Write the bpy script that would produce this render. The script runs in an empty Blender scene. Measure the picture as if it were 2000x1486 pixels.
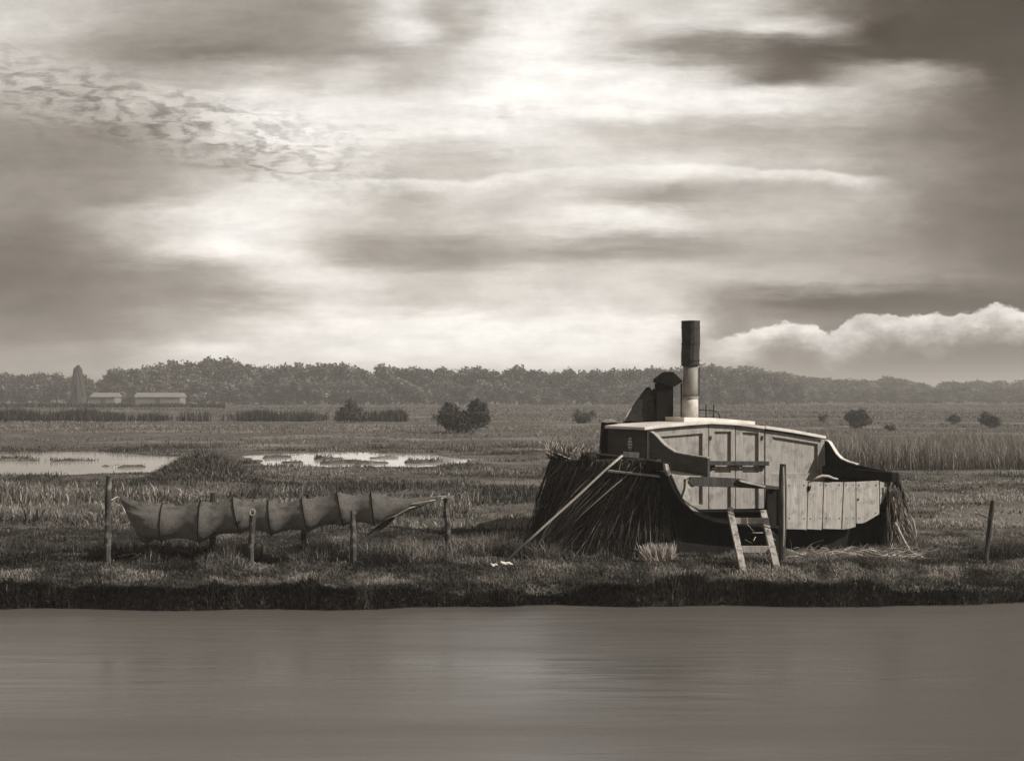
import bpy, math, random
import numpy as np
from mathutils import Vector, Matrix
random.seed(7); rng = np.random.default_rng(7)
S = bpy.context.scene
COL = S.collection
R = math.radians

# ------------------------------------------------------------------ camera
F = 2600.0; HY = 770.0; H = 2.65           # focal length and horizon in photo pixels, eye height in metres
cd = bpy.data.cameras.new('camera'); cam = bpy.data.objects.new('camera', cd); COL.objects.link(cam)
cam.location = (0, 0, H); cam.rotation_euler = (R(90), 0, 0)
cd.sensor_width = 36; cd.lens = F / 2000 * 36; cd.shift_y = (HY - 743) / 2000
cd.clip_start = 0.1; cd.clip_end = 8000
S.camera = cam

# ------------------------------------------------------------------ sun, sky, exposure
SUN_AZ, SUN_EL = R(72), R(34)               # azimuth measured from the camera side towards the right
sdir = Vector((math.cos(SUN_EL)*math.sin(SUN_AZ), -math.cos(SUN_EL)*math.cos(SUN_AZ), math.sin(SUN_EL)))
sl = bpy.data.lights.new('sun', 'SUN'); sl.energy = 3.6; sl.angle = R(0.6); sl.color = (1, .965, .91)
so = bpy.data.objects.new('sun', sl); COL.objects.link(so)
so.rotation_euler = sdir.to_track_quat('Z', 'Y').to_euler()
S.view_settings.view_transform = 'Standard'; S.view_settings.look = 'None'
S.view_settings.exposure = 0.5; S.view_settings.gamma = 1
S.view_settings.use_curve_mapping = False

def lin(v): v /= 255.; return v/12.92 if v <= .04045 else ((v+.055)/1.055)**2.4
def tone(v):
    g = v - 2.5 - (255-v)*.032; b = g - 3.5 - (255-v)*.038
    return (lin(v), lin(max(g, 0)), lin(max(b, 0)), 1)

W = bpy.data.worlds.new("World"); S.world = W; W.use_nodes = True
nt = W.node_tree; nt.nodes.clear(); L = nt.links
def N(t, **k):
    n = nt.nodes.new(t)
    for a, b in k.items(): setattr(n, a, b)
    return n
def put(sock, v):
    if hasattr(v, 'is_output') or isinstance(v, bpy.types.NodeSocket): L.new(v, sock)
    else: sock.default_value = v
def M(op, a, b=0.0, c=0.0, clamp=False):
    n = N('ShaderNodeMath', operation=op, use_clamp=clamp)
    put(n.inputs[0], a); put(n.inputs[1], b); put(n.inputs[2], c); return n.outputs[0]
def MR(v, a, b, c=0., d=1., kind='SMOOTHSTEP'):
    n = N('ShaderNodeMapRange', interpolation_type=kind)
    put(n.inputs[0], v); put(n.inputs[1], a); put(n.inputs[2], b); put(n.inputs[3], c); put(n.inputs[4], d); return n.outputs[0]
def noise(vec, scale, detail=4, rough=.55):
    n = N('ShaderNodeTexNoise'); put(n.inputs['Vector'], vec); n.inputs['Scale'].default_value = scale
    n.inputs['Detail'].default_value = detail; n.inputs['Roughness'].default_value = rough; return n.outputs[0]
def ramp(fac, stops, interp='CARDINAL'):
    n = N('ShaderNodeValToRGB'); cr = n.color_ramp; cr.interpolation = interp
    while len(cr.elements) < len(stops): cr.elements.new(.5)
    for e, (p, c) in zip(cr.elements, stops): e.position = p
    for e, (p, c) in zip(cr.elements, stops): e.color = c
    put(n.inputs[0], fac); return n.outputs[0]
def mixc(f, a, b, kind='MIX'):
    n = N('ShaderNodeMix', data_type='RGBA', blend_type=kind)
    put(n.inputs[0], f); put(n.inputs[6], a); put(n.inputs[7], b); return n.outputs[2]
tc = N('ShaderNodeTexCoord'); sx = N('ShaderNodeSeparateXYZ'); L.new(tc.outputs['Generated'], sx.inputs[0])
X, Y, Z = sx.outputs
hyp = M('SQRT', M('ADD', M('MULTIPLY', X, X), M('MULTIPLY', Y, Y)))
yy = M('MAXIMUM', Y, M('MULTIPLY', hyp, .6))
yy = M('MAXIMUM', yy, .001)
az = M('ARCTAN2', X, Y)
u0 = M('TANGENT', M('MINIMUM', M('MAXIMUM', az, -.62), .62))
v0 = M('DIVIDE', Z, yy)
cv = N('ShaderNodeCombineXYZ'); L.new(u0, cv.inputs[0]); put(cv.inputs[1], M('MULTIPLY', v0, 2.6)); UV = cv.outputs[0]
cw = N('ShaderNodeCombineXYZ'); put(cw.inputs[0], M('ADD', u0, 9.3)); put(cw.inputs[1], M('MULTIPLY', v0, 5.5)); UVs = cw.outputs[0]
cx = N('ShaderNodeCombineXYZ'); put(cx.inputs[0], M('ADD', u0, 3.1)); put(cx.inputs[1], M('MULTIPLY', v0, 1.5)); UVr = cx.outputs[0]
n1 = noise(UV, 9, 10, .66); n2 = noise(UVs, 6, 10, .66)
u = M('ADD', u0, M('MULTIPLY', M('SUBTRACT', n1, .5), .085))
v = M('ADD', v0, M('MULTIPLY', M('SUBTRACT', n2, .5), .046))
rows = [
 (0,[205,200,190,180,170,160,160,185,220,190,225,235,225,200,215,190,150,110,95,90,88]),
 (50,[212,203,190,172,162,158,160,180,226,182,226,236,205,222,205,215,190,105,92,90,92]),
 (100,[200,190,165,150,140,145,160,170,190,210,236,236,205,160,145,118,100,93,93,93,95]),
 (150,[190,190,185,182,185,195,192,205,192,225,238,238,236,230,200,135,130,180,178,112,98]),
 (200,[175,178,180,195,208,226,229,229,226,232,238,237,236,234,228,226,215,200,155,120,105]),
 (260,[150,150,147,170,198,220,224,226,227,231,230,215,195,190,182,176,175,162,146,125,110]),
 (320,[147,147,150,160,172,180,204,206,200,190,202,214,216,215,205,195,188,162,150,133,115]),
 (380,[150,150,152,168,196,216,220,205,184,204,205,205,178,155,174,180,180,172,142,124,114]),
 (430,[142,146,172,205,221,226,215,196,190,195,202,215,225,220,196,194,184,165,136,116,105]),
 (490,[122,124,148,190,223,226,205,163,154,152,170,164,160,156,162,172,164,150,138,120,105]),
 (540,[113,117,130,148,166,205,221,214,196,196,205,200,200,195,190,184,178,164,150,132,110]),
 (590,[118,120,130,143,150,166,204,210,192,200,206,210,206,196,150,122,90,84,84,76,72]),
 (640,[130,134,142,172,188,212,228,234,234,238,235,233,229,228,164,149,134,119,114,109,104]),
 (690,[158,163,170,212,235,238,238,241,241,243,243,243,238,229,144,132,112,98,92,88,84]),
 (745,[180,182,190,224,238,240,240,242,243,244,244,244,242,237,179,144,122,112,104,96,92]),
]
fu = MR(u, -.3846, .3846, 0, 1, 'LINEAR')
prev = None
for y, vals in rows[::-1]:
    c = ramp(fu, [(i/20, tone(q)) for i, q in enumerate(vals)])
    vv = (HY-y)/F
    if prev is None: prev = c
    else: prev = mixc(MR(v, pv, vv), prev, c)
    pv = vv
cloud = prev
# puffy detail and long streaks
big = noise(UVs, 11, 12, .68); fine = noise(UVr, 30, 10, .7)
gain = M('ADD', 1.04, M('MULTIPLY', M('SUBTRACT', big, .48), .85))
gain = M('ADD', gain, M('MULTIPLY', M('SUBTRACT', fine, .48), .6))
# rippled small clouds in the left upper part
cq = N('ShaderNodeCombineXYZ'); put(cq.inputs[0], M('ADD', u, M('MULTIPLY', v, .9))); put(cq.inputs[1], M('MULTIPLY', v, 2.6))
rip = noise(cq.outputs[0], 70, 4, .5)
mk = M('MULTIPLY', MR(u0, -.43, -.36), MR(u0, -.04, -.2))
line = M('ADD', M('MULTIPLY', u0, -.24), .143)     # the ripples run down to the right
off = M('ABSOLUTE', M('SUBTRACT', v, line)); mk = M('MULTIPLY', mk, MR(off, .042, .004))
gain = M('ADD', gain, M('MULTIPLY', MR(rip, .62, .32, .16, -.5), mk))
spots = noise(cq.outputs[0], 21, 3, .45); mk2 = M('MULTIPLY', M('MULTIPLY', MR(u0, -.3, -.2), MR(u0, .06, -.02)), MR(M('ABSOLUTE', M('SUBTRACT', v, .197)), .035, .008))
gain = M('ADD', gain, M('MULTIPLY', MR(spots, .46, .28, 0, -.26), mk2))
lump = noise(UVr, 15, 8, .62); mlo = M('MULTIPLY', MR(u0, .1, .2), MR(v0, .09, .05))
gain = M('ADD', gain, M('MULTIPLY', M('MULTIPLY', M('SUBTRACT', lump, .52), 1.5), mlo))
gain = M('MULTIPLY', gain, MR(v0, .02, .26, 1.12, .84, 'LINEAR'))
def ledge(pts, amp, fall, x0, x1, wob, scale):
    """a lit cloud crest: bright just below the line, fading downwards"""
    global cloud
    lo, hi = pts[0][0], pts[-1][0]
    f = MR(u0, (lo-1000)/F, (hi-1000)/F, 0, 1, 'LINEAR')
    line = ramp(f, [((p-lo)/(hi-lo), ((HY-q)/F,)*3+(1,)) for p, q in pts], 'EASE')
    sep = N('ShaderNodeSeparateColor'); L.new(line, sep.inputs[0])
    vs = M('ADD', v0, M('MULTIPLY', M('SUBTRACT', noise(UVr, scale, 6, .6), .5), wob))
    vs = M('ADD', vs, M('MULTIPLY', M('SUBTRACT', fine, .5), wob*.45))
    t = M('SUBTRACT', sep.outputs[0], vs)           # positive below the crest
    k = M('MULTIPLY', MR(t, -.0012, .0022), MR(t, fall, 0.002))
    k = M('MULTIPLY', k, M('MULTIPLY', MR(u0, (x0-1000)/F, (x0-900)/F), MR(u0, (x1-1000)/F, (x1-1100)/F)))
    cloud = mixc(M('MULTIPLY', k, amp), cloud, tone(226))
ledge([(1350,672),(1430,655),(1520,624),(1585,634),(1620,652),(1700,622),(1760,616),(1850,615),(1900,606),(1960,600),(2060,598),(2300,590)], .9, .032, 1340, 2700, .034, 21)
ledge([(700,352),(900,350),(1000,338),(1150,322),(1300,318),(1450,328),(1600,332),(1700,345),(1800,350)], .75, .013, 640, 1760, .014, 18)
gm = N('ShaderNodeGamma'); L.new(cloud, gm.inputs[0]); gm.inputs[1].default_value = 1.32
cloud = mixc(1.0, gm.outputs[0], (1.06, 1.06, 1.06, 1), 'MULTIPLY')
cloud = mixc(1.0, cloud, gain, 'MULTIPLY')
# darker sky overhead and behind the viewer, plus the blue of a Nishita sky turned to grey
sky = N('ShaderNodeTexSky', sky_type='NISHITA'); sky.sun_disc = False; sky.sun_elevation = SUN_EL
sky.sun_rotation = math.pi - SUN_AZ
bw = N('ShaderNodeRGBToBW'); L.new(sky.outputs[0], bw.inputs[0])
base = mixc(1.0, M('MULTIPLY', bw.outputs[0], .05), (1, .96, .91, 1), 'MULTIPLY')
cloud = mixc(MR(v0, .36, 1.1), cloud, tone(122))
cloud = mixc(MR(Y, .35, -.3), cloud, tone(120))
final = mixc(.93, base, cloud)
bg = N('ShaderNodeBackground'); L.new(final, bg.inputs[0]); bg.inputs[1].default_value = 1.0
out = N('ShaderNodeOutputWorld'); L.new(bg.outputs[0], out.inputs[0])

# ------------------------------------------------------------------ helpers
def P(px, py, d): return Vector(((px-1000)/F*d, d, H-(py-HY)/F*d))
CAMP = Vector((0, 0, H))
def PL(px, py, O, n):
    r = Vector(((px-1000)/F, 1, -(py-HY)/F)); return CAMP + r*((O-CAMP).dot(n)/r.dot(n))
def tag(o, label=None, cat=None, group=None, kind=None):
    if label: o['label'] = label
    if cat: o['category'] = cat
    if group: o['group'] = group
    if kind: o['kind'] = kind
    return o
def empty(name, loc, label, cat, group=None):
    o = bpy.data.objects.new(name, None); COL.objects.link(o); o.location = loc; o.empty_display_size = .2
    return tag(o, label, cat, group)
def mesh(name, verts, faces, mat, parent=None, bevel=0, smooth=False, origin=None):
    """verts in world space; the mesh is stored relative to its top-level root"""
    o0 = Vector((0, 0, 0)); q = parent
    while q is not None: o0 = o0 + q.location; q = q.parent
    if parent is None and origin is not None: o0 = Vector(origin)
    me = bpy.data.meshes.new(name); me.from_pydata([tuple(Vector(a)-o0) for a in verts], [], faces); me.update()
    o = bpy.data.objects.new(name, me); COL.objects.link(o)
    if parent is not None: o.parent = parent
    elif origin is not None: o.location = origin
    if mat: me.materials.append(mat)
    if smooth:
        for p in me.polygons: p.use_smooth = True
    if bevel:
        b = o.modifiers.new('bevel', 'BEVEL'); b.width = bevel; b.segments = 2; b.limit_method = 'ANGLE'
    return o
def bigmesh(name, V, Fc, nper, mat, tone_attr=None, parent=None, origin=(0, 0, 0)):
    """V (n,3), Fc flat index array, nper loop totals (array)"""
    me = bpy.data.meshes.new(name)
    V = V - np.array(origin)
    me.vertices.add(len(V)); me.vertices.foreach_set('co', V.astype(np.float32).ravel())
    me.loops.add(len(Fc)); me.loops.foreach_set('vertex_index', Fc.astype(np.int32))
    st = np.concatenate([[0], np.cumsum(nper)[:-1]]).astype(np.int32)
    me.polygons.add(len(nper)); me.polygons.foreach_set('loop_start', st); me.polygons.foreach_set('loop_total', nper.astype(np.int32))
    me.update(calc_edges=True)
    if tone_attr is not None:
        a = me.attributes.new('tone', 'FLOAT', 'POINT'); a.data.foreach_set('value', tone_attr.astype(np.float32))
    me.materials.append(mat)
    o = bpy.data.objects.new(name, me); COL.objects.link(o)
    if parent: o.parent = parent
    else: o.location = origin
    return o
class MB:
    def __init__(s): s.v = []; s.f = []
    def add(s, v, f):
        k = len(s.v); s.v += [Vector(a) for a in v]; s.f += [tuple(i+k for i in q) for q in f]; return s
    def prism(s, pts, ext):
        n = len(pts); ext = Vector(ext); a = [Vector(p) for p in pts]; b = [p+ext for p in a]
        return s.add(a+b, [tuple(range(n)), tuple(range(2*n-1, n-1, -1))] + [(i, i+n, (i+1) % n+n, (i+1) % n) for i in range(n)])
    def beam(s, a, b, w, h, up=(0, 0, 1)):
        a, b = Vector(a), Vector(b); d = (b-a).normalized(); sd = d.cross(Vector(up)).normalized(); uu = sd.cross(d)
        q = [a+sd*w/2*i+uu*h/2*j for i, j in ((-1,-1),(1,-1),(1,1),(-1,1))]
        return s.prism(q, b-a)
    def tube(s, pts, rad, seg=10, wob=0, cap=True):
        pts = [Vector(p) for p in pts]; n = len(pts)
        if not hasattr(rad, '__len__'): rad = [rad]*n
        ref = Vector((0.13, .99, .05)); vs = []
        for i, p in enumerate(pts):
            d = (pts[min(i+1, n-1)]-pts[max(i-1, 0)]).normalized()
            a = d.cross(ref)
            if a.length < .1: a = d.cross(Vector((1, 0, 0)))
            a.normalize(); b = d.cross(a)
            for k in range(seg):
                t = 2*math.pi*k/seg; r = rad[i]*(1+wob*random.uniform(-1, 1))
                vs.append(p+a*math.cos(t)*r+b*math.sin(t)*r)
        fs = [(i*seg+k, i*seg+(k+1) % seg, (i+1)*seg+(k+1) % seg, (i+1)*seg+k) for i in range(n-1) for k in range(seg)]
        if cap: fs += [tuple(range(seg-1, -1, -1)), tuple(range((n-1)*seg, n*seg))]
        return s.add(vs, fs)
    def build(s, name, mat, parent=None, bevel=0, smooth=False, origin=None):
        return mesh(name, s.v, s.f, mat, parent, bevel, smooth, origin)

def mat(name, c1, c2, scale=4, rough=.85, bump=.3, stretch=(1, 1, 1), detail=6, spec=.25, attr=False, trans=0, c3=None, s3=.6, bscale=None, coord='Object'):
    m = bpy.data.materials.new(name); m.use_nodes = True; t = m.node_tree; b = t.nodes['Principled BSDF']
    l = t.links; co = t.nodes.new('ShaderNodeTexCoord'); mp = t.nodes.new('ShaderNodeMapping'); mp.inputs['Scale'].default_value = stretch
    l.new(co.outputs[coord], mp.inputs[0])
    nz = t.nodes.new('ShaderNodeTexNoise'); nz.inputs['Scale'].default_value = scale; nz.inputs['Detail'].default_value = detail; nz.inputs['Roughness'].default_value = .65
    l.new(mp.outputs[0], nz.inputs['Vector'])
    cr = t.nodes.new('ShaderNodeValToRGB'); cr.color_ramp.elements[0].position = .32; cr.color_ramp.elements[1].position = .68
    cr.color_ramp.elements[0].color = (*c1, 1); cr.color_ramp.elements[1].color = (*c2, 1)
    if attr:
        at = t.nodes.new('ShaderNodeAttribute'); at.attribute_name = 'tone'; l.new(at.outputs['Fac'], cr.inputs[0])
        cr.color_ramp.elements[0].position = 0; cr.color_ramp.elements[1].position = 1
    else: l.new(nz.outputs[0], cr.inputs[0])
    col = cr.outputs[0]
    if c3:
        n3 = t.nodes.new('ShaderNodeTexNoise'); n3.inputs['Scale'].default_value = s3; n3.inputs['Detail'].default_value = 5
        l.new(co.outputs[coord], n3.inputs['Vector'])
        mr = t.nodes.new('ShaderNodeMapRange'); mr.inputs[1].default_value = .5; mr.inputs[2].default_value = .68; l.new(n3.outputs[0], mr.inputs[0])
        mx = t.nodes.new('ShaderNodeMix'); mx.data_type = 'RGBA'; l.new(mr.outputs[0], mx.inputs[0]); l.new(col, mx.inputs[6]); mx.inputs[7].default_value = (*c3, 1); col = mx.outputs[2]
    l.new(col, b.inputs['Base Color'])
    b.inputs['Roughness'].default_value = rough; b.inputs['Specular IOR Level'].default_value = spec
    if trans:
        tr = t.nodes.new('ShaderNodeBsdfTranslucent'); l.new(col, tr.inputs[0]); ms = t.nodes.new('ShaderNodeMixShader'); ms.inputs[0].default_value = trans
        l.new(b.outputs[0], ms.inputs[1]); l.new(tr.outputs[0], ms.inputs[2]); l.new(ms.outputs[0], t.nodes['Material Output'].inputs[0])
    if bump:
        bp = t.nodes.new('ShaderNodeBump'); bp.inputs['Strength'].default_value = bump; bp.inputs['Distance'].default_value = .02
        if bscale:
            nb = t.nodes.new('ShaderNodeTexNoise'); nb.inputs['Scale'].default_value = bscale; nb.inputs['Detail'].default_value = 6; l.new(mp.outputs[0], nb.inputs['Vector']); l.new(nb.outputs[0], bp.inputs['Height'])
        else: l.new(nz.outputs[0], bp.inputs['Height'])
        l.new(bp.outputs[0], b.inputs['Normal'])
    return m
def g(v, w=1.0): return (v*1.06, v*.98, v*.888)       # the warm grey of the whole picture
PAINT = mat('weathered_paint', g(.25), g(.42), 7, .7, .45, (4, 4, .4), c3=g(.22), s3=6, bscale=40, detail=10)
CREAM = mat('cream_roof_paint', g(.58), g(.8), 6, .6, .25, c3=g(.45), s3=1.6)
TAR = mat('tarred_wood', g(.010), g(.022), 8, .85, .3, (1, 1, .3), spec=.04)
DARKW = mat('dark_weathered_wood', g(.03), g(.075), 7, .85, .5, (2, 2, .4), spec=.15)
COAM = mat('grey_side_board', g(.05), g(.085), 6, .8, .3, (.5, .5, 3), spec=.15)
GREYW = mat('grey_split_wood', g(.24), g(.5), 9, .85, .6, (2, 2, .35), c3=g(.1), s3=9)
POSTM = mat('post_wood', g(.03), g(.07), 12, .9, .8, (1.4, 1.4, .25), c3=g(.2), s3=7)
PLANK = mat('pale_plank', g(.30), g(.48), 6, .8, .6, (4, 4, .22), c3=g(.27), s3=8, bscale=24, detail=10)
IRON = mat('rusty_iron', g(.02), g(.045), 9, .6, .3, spec=.3)
PIPEM = mat('dull_zinc', g(.16), g(.32), 8, .6, .2, (1, 1, .3), spec=.3)
BASEM = mat('pale_zinc', g(.35), g(.6), 8, .6, .2, spec=.3)
CANVAS = mat('dark_canvas', g(.02), g(.05), 12, .9, .6, spec=.1)
ROPE = mat('rope', g(.3), g(.5), 60, .9, .6)
def g2(v): return (v*1.075, v*.98, v*.87)
REED = mat('reed_blades', g2(.022), g2(.6), attr=True, bump=0, rough=.8, spec=.08, trans=.15)
GRASS = mat('grass_blades', g2(.035), g2(.36), attr=True, bump=0, rough=.8, spec=.08, trans=.22)
LEAF = mat('leaves', g2(.03), g2(.34), attr=True, bump=0, rough=.8, spec=.08, trans=.2)
BARK = mat('bark', g(.04), g(.09), 10, .9, .5)
WHITE = mat('white_scrap', g(.7), g(.85), 8, .8, .2)
GROUND = mat('marsh_ground', g2(.05), g2(.13), 1.6, .95, .6, (1, .5, 1), 8, .05, c3=g2(.2), s3=.12, coord='Object')

# ------------------------------------------------------------------ value noise for terrain and planting
_T = rng.random((256, 256))
def vn(x, y, s):
    x = np.asarray(x, float)*s+500; y = np.asarray(y, float)*s+500
    xi = np.floor(x).astype(int); yi = np.floor(y).astype(int); fx = x-xi; fy = y-yi
    fx = fx*fx*(3-2*fx); fy = fy*fy*(3-2*fy)
    a = _T[xi % 256, yi % 256]; b = _T[(xi+1) % 256, yi % 256]; c = _T[xi % 256, (yi+1) % 256]; d = _T[(xi+1) % 256, (yi+1) % 256]
    return (a*(1-fx)+b*fx)*(1-fy)+(c*(1-fx)+d*fx)*fy
def fb(x, y, s, o=4): return sum(vn(x+17*k, y-9*k, s*2**k)*.5**(k+1) for k in range(o))/(1-.5**o)
def sm(a, b, t): t = np.clip((t-a)/(b-a), 0, 1); return t*t*(3-2*t)
WATER_Z = -.38
def bankline(x): return 18.92 + .045*x + .75*(fb(x, 3.3, .45, 5)-.5)
POND_Z = -.05
def pond_mask(x, y):
    """1 in open water"""
    px = 1000 + np.asarray(x)/np.maximum(y, 1)*F; py = HY + (H-POND_Z)*F/np.maximum(y, 1)
    near = np.interp(px, [-400, 40, 200, 330, 365, 420, 465, 520, 700, 850, 900, 1060, 1100], [935, 930, 926, 922, 880, 880, 893, 910, 913, 911, 904, 896, 880])
    far = np.interp(px, [-400, 40, 130, 200, 280, 330, 465, 560, 700, 850, 900, 1060, 1100], [884, 888, 882, 884, 890, 892, 890, 886, 884, 889, 896, 899, 880])
    n = (fb(x*.25, y, .5, 4)-.5)*9
    m = sm(-1.5, 3.5, near-py+n)*sm(-1.5, 3.5, py-far+n*.6)
    wp = (fb(x*.8+5, y, 1.1, 3)-.5)*7; wx = (fb(x-30, y*.5, .5, 3)-.5)*90
    isl = np.maximum.reduce([np.exp(-((px+wx-a)/w)**2-((py+wp-b)/h)**2) for a, b, w, h in ((150, 900, 70, 2.2), (663, 896, 28, 2.3), (768, 895, 26, 2.6), (700, 905, 60, 1.3), (590, 903, 40, 1.2), (820, 902, 50, 1.5), (230, 912, 60, 1.3), (490, 899, 25, 1.6), (40, 898, 60, 2), (560, 893, 30, 1.4))])
    return m*(1-sm(.3, .6, isl))*sm(.30, .40, fb(x*.3+40, y, .9, 3)+.3*(1-sm(820, 930, px))-.12*sm(860, 930, px))
def terrain(x, y):
    x = np.asarray(x, float); y = np.asarray(y, float)
    t = y-bankline(x)
    z = -.13+.15*sm(.2, 1.6, t) + .14*(fb(x, y, .45, 4)-.5) + .12*(fb(x, y, 2.6, 3)-.5)*(1-sm(26, 40, y))
    sl = .2+.22*sm(.45, .7, fb(x, 7.7, .5, 3)); z = np.where(t < sl, -1.1+(z+1.1)*sm(-.22, 1, t/sl*1.0)**.5, z)
    z = z-.27*np.clip(pond_mask(x, y), 0, 1)*(y > 35)*(y < 75) + .25*sm(23, 27, y)*(1-sm(34, 40, y))*(fb(x, y, .25, 3)-.35)*np.where(x > 6, .4, 1)
    # heap of cut reed left of centre
    z = z + .5*np.exp(-((x+9.0)/1.5)**2-((y-38.5)/2.6)**2)
    # low dyke far left, wooded rise far right
    z = z + .8*sm(150, 165, y)*(1-sm(190, 230, y))*(1-sm(-45, -20, x))*1.0
    z = z + 9*sm(420, 700, y)*sm(30, 130, x-.05*(y-400))*(1-.75*sm(.22, .37, x/np.maximum(y, 1)))
    return z

# ground sheet
ys = np.concatenate([np.linspace(-20, 17.5, 6), np.arange(18, 27, .09), np.arange(27, 44, .3), np.arange(44, 72, .45), np.geomspace(72, 3000, 90)])
xs0 = np.concatenate([-np.geomspace(14, 1600, 60)[::-1], np.arange(-13.9, 14, .13), np.geomspace(14, 1600, 60)])
# a denser lateral band that widens with distance is not needed: mid distances use the same columns
xs0 = np.unique(np.concatenate([xs0, np.arange(-40, 12, .45)]))
GX, GY = np.meshgrid(xs0, ys); GZ = terrain(GX, GY)
V = np.stack([GX, GY, GZ], -1).reshape(-1, 3); nx, ny = len(xs0), len(ys)
I = (np.arange(ny-1)[:, None]*nx+np.arange(nx-1)[None]).ravel()
Fc = np.stack([I, I+1, I+1+nx, I+nx], 1)
gr = bigmesh('ground', V, Fc.ravel(), np.full(len(Fc), 4), GROUND); tag(gr, kind='structure')
for p in gr.data.polygons: p.use_smooth = True

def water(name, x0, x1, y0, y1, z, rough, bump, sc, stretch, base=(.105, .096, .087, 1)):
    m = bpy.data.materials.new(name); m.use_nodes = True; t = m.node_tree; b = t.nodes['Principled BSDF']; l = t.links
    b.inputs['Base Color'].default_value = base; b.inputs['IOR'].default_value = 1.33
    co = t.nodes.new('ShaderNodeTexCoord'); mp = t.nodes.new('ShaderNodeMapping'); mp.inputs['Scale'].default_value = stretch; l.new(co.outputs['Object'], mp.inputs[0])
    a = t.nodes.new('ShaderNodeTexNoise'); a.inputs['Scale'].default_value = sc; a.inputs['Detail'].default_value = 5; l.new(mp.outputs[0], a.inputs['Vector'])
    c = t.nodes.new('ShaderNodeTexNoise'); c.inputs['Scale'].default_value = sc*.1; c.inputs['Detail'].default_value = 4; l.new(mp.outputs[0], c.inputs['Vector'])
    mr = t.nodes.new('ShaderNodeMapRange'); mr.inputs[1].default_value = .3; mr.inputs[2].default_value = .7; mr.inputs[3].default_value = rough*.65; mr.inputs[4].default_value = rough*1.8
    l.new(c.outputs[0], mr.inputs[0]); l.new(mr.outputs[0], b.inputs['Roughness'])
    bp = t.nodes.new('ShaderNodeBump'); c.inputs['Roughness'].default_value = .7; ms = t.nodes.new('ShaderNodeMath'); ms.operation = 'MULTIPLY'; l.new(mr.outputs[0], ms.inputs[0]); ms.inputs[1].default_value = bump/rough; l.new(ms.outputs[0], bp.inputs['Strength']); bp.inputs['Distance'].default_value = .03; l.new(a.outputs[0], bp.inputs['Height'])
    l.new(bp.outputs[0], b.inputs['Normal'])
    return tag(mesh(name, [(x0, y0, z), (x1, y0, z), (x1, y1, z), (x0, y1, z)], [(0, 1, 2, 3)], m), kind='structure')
water('river_water', -300, 300, -18, 21, WATER_Z, .29, .6, 3.0, (.2, 1.3, 1))
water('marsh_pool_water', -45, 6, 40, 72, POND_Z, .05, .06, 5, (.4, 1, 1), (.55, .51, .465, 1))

# ------------------------------------------------------------------ blades
def blades(name, x, y, z, h, w, tn, matr, lean=.35, parent=None, dirx=None, segs=2, origin=(0, 0, 0)):
    n = len(x); a = rng.uniform(0, 2*np.pi, n); fa = rng.uniform(0, np.pi, n)
    ln = np.abs(rng.normal(0, lean, n))*h
    if dirx is None: lx, ly = np.cos(a)*ln, np.sin(a)*ln
    else: lx, ly = dirx[0]+np.cos(a)*ln, dirx[1]+np.sin(a)*ln
    sxv, syv = np.cos(fa)*w/2, np.sin(fa)*w/2
    base = np.stack([x, y, z], 1); sd = np.stack([sxv, syv, 0*x], 1)
    mid = base+np.stack([lx*.3, ly*.3, h*.6], 1); tip = base+np.stack([lx, ly, h*np.clip(1-.25*(ln/np.maximum(h, 1e-3))**2, .5, 1)], 1)
    V = np.empty((n, 5, 3)); V[:, 0] = base-sd; V[:, 1] = base+sd; V[:, 2] = mid+sd*.8; V[:, 3] = mid-sd*.8; V[:, 4] = tip
    k = np.arange(n)*5
    Fc = np.stack([k, k+1, k+2, k+3, k+3, k+2, k+4], 1).ravel(); nper = np.tile([4, 3], n)
    T = np.repeat(tn, 5).reshape(n, 5)*np.array([.75, .75, 1, 1, 1.15])
    return bigmesh(name, V.reshape(-1, 3), Fc, nper, matr, T.ravel(), parent, origin)
def scatter(n, y0, y1, half):           # uniform over a wedge widening with distance
    y = np.sqrt(rng.uniform(y0**2, y1**2, n)); x = rng.uniform(-1, 1, n)*(half*y)
    return x, y
# A: bank, 18.9 - 25 m
x, y = scatter(560000, 18.1, 25.5, .46); t = y-bankline(x)
cl = fb(x, y, 1.6, 4); keep = (t > -.03) & (rng.random(len(x)) < .6+1.5*sm(.40, .6, cl)); x, y, t, cl = [q[keep] for q in (x, y, t, cl)]
tallzone = sm(1.3, 2.0, t)*(1-sm(2.8, 4.6, t))*sm(.42, .6, cl)*(1-.85*sm(1.6, 2.2, x)*(1-sm(6.2, 6.8, x)))
short = sm(.2, .5, t)*(1-sm(1.0, 1.5, t))
hh = .025+.06*rng.random(len(x)) + .34*tallzone*rng.random(len(x))**1.6 + .03*sm(.45, .6, cl)*rng.random(len(x))
pat = fb(x+50, y*1.6, 1.1, 4); pat2 = fb(x-20, y*1.3, .5, 4)
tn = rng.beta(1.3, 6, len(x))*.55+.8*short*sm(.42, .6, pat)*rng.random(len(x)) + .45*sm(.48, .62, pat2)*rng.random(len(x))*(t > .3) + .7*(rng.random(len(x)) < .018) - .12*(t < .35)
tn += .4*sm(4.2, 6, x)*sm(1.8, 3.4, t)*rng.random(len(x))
tn *= (.35+1.3*sm(.38, .62, fb(x, y, 2.6, 3)))*(.3+.7*sm(-.05, .8, t+.8*(fb(x, y, 2.2, 4)-.5)))  # tone dimmed towards the water: bank undercut shade painted into the blades
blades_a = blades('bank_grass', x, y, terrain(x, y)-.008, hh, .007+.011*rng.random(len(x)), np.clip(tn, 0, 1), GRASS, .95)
tag(blades_a, 'rough tufted grass along the near river bank', 'grass', kind='stuff')
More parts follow.
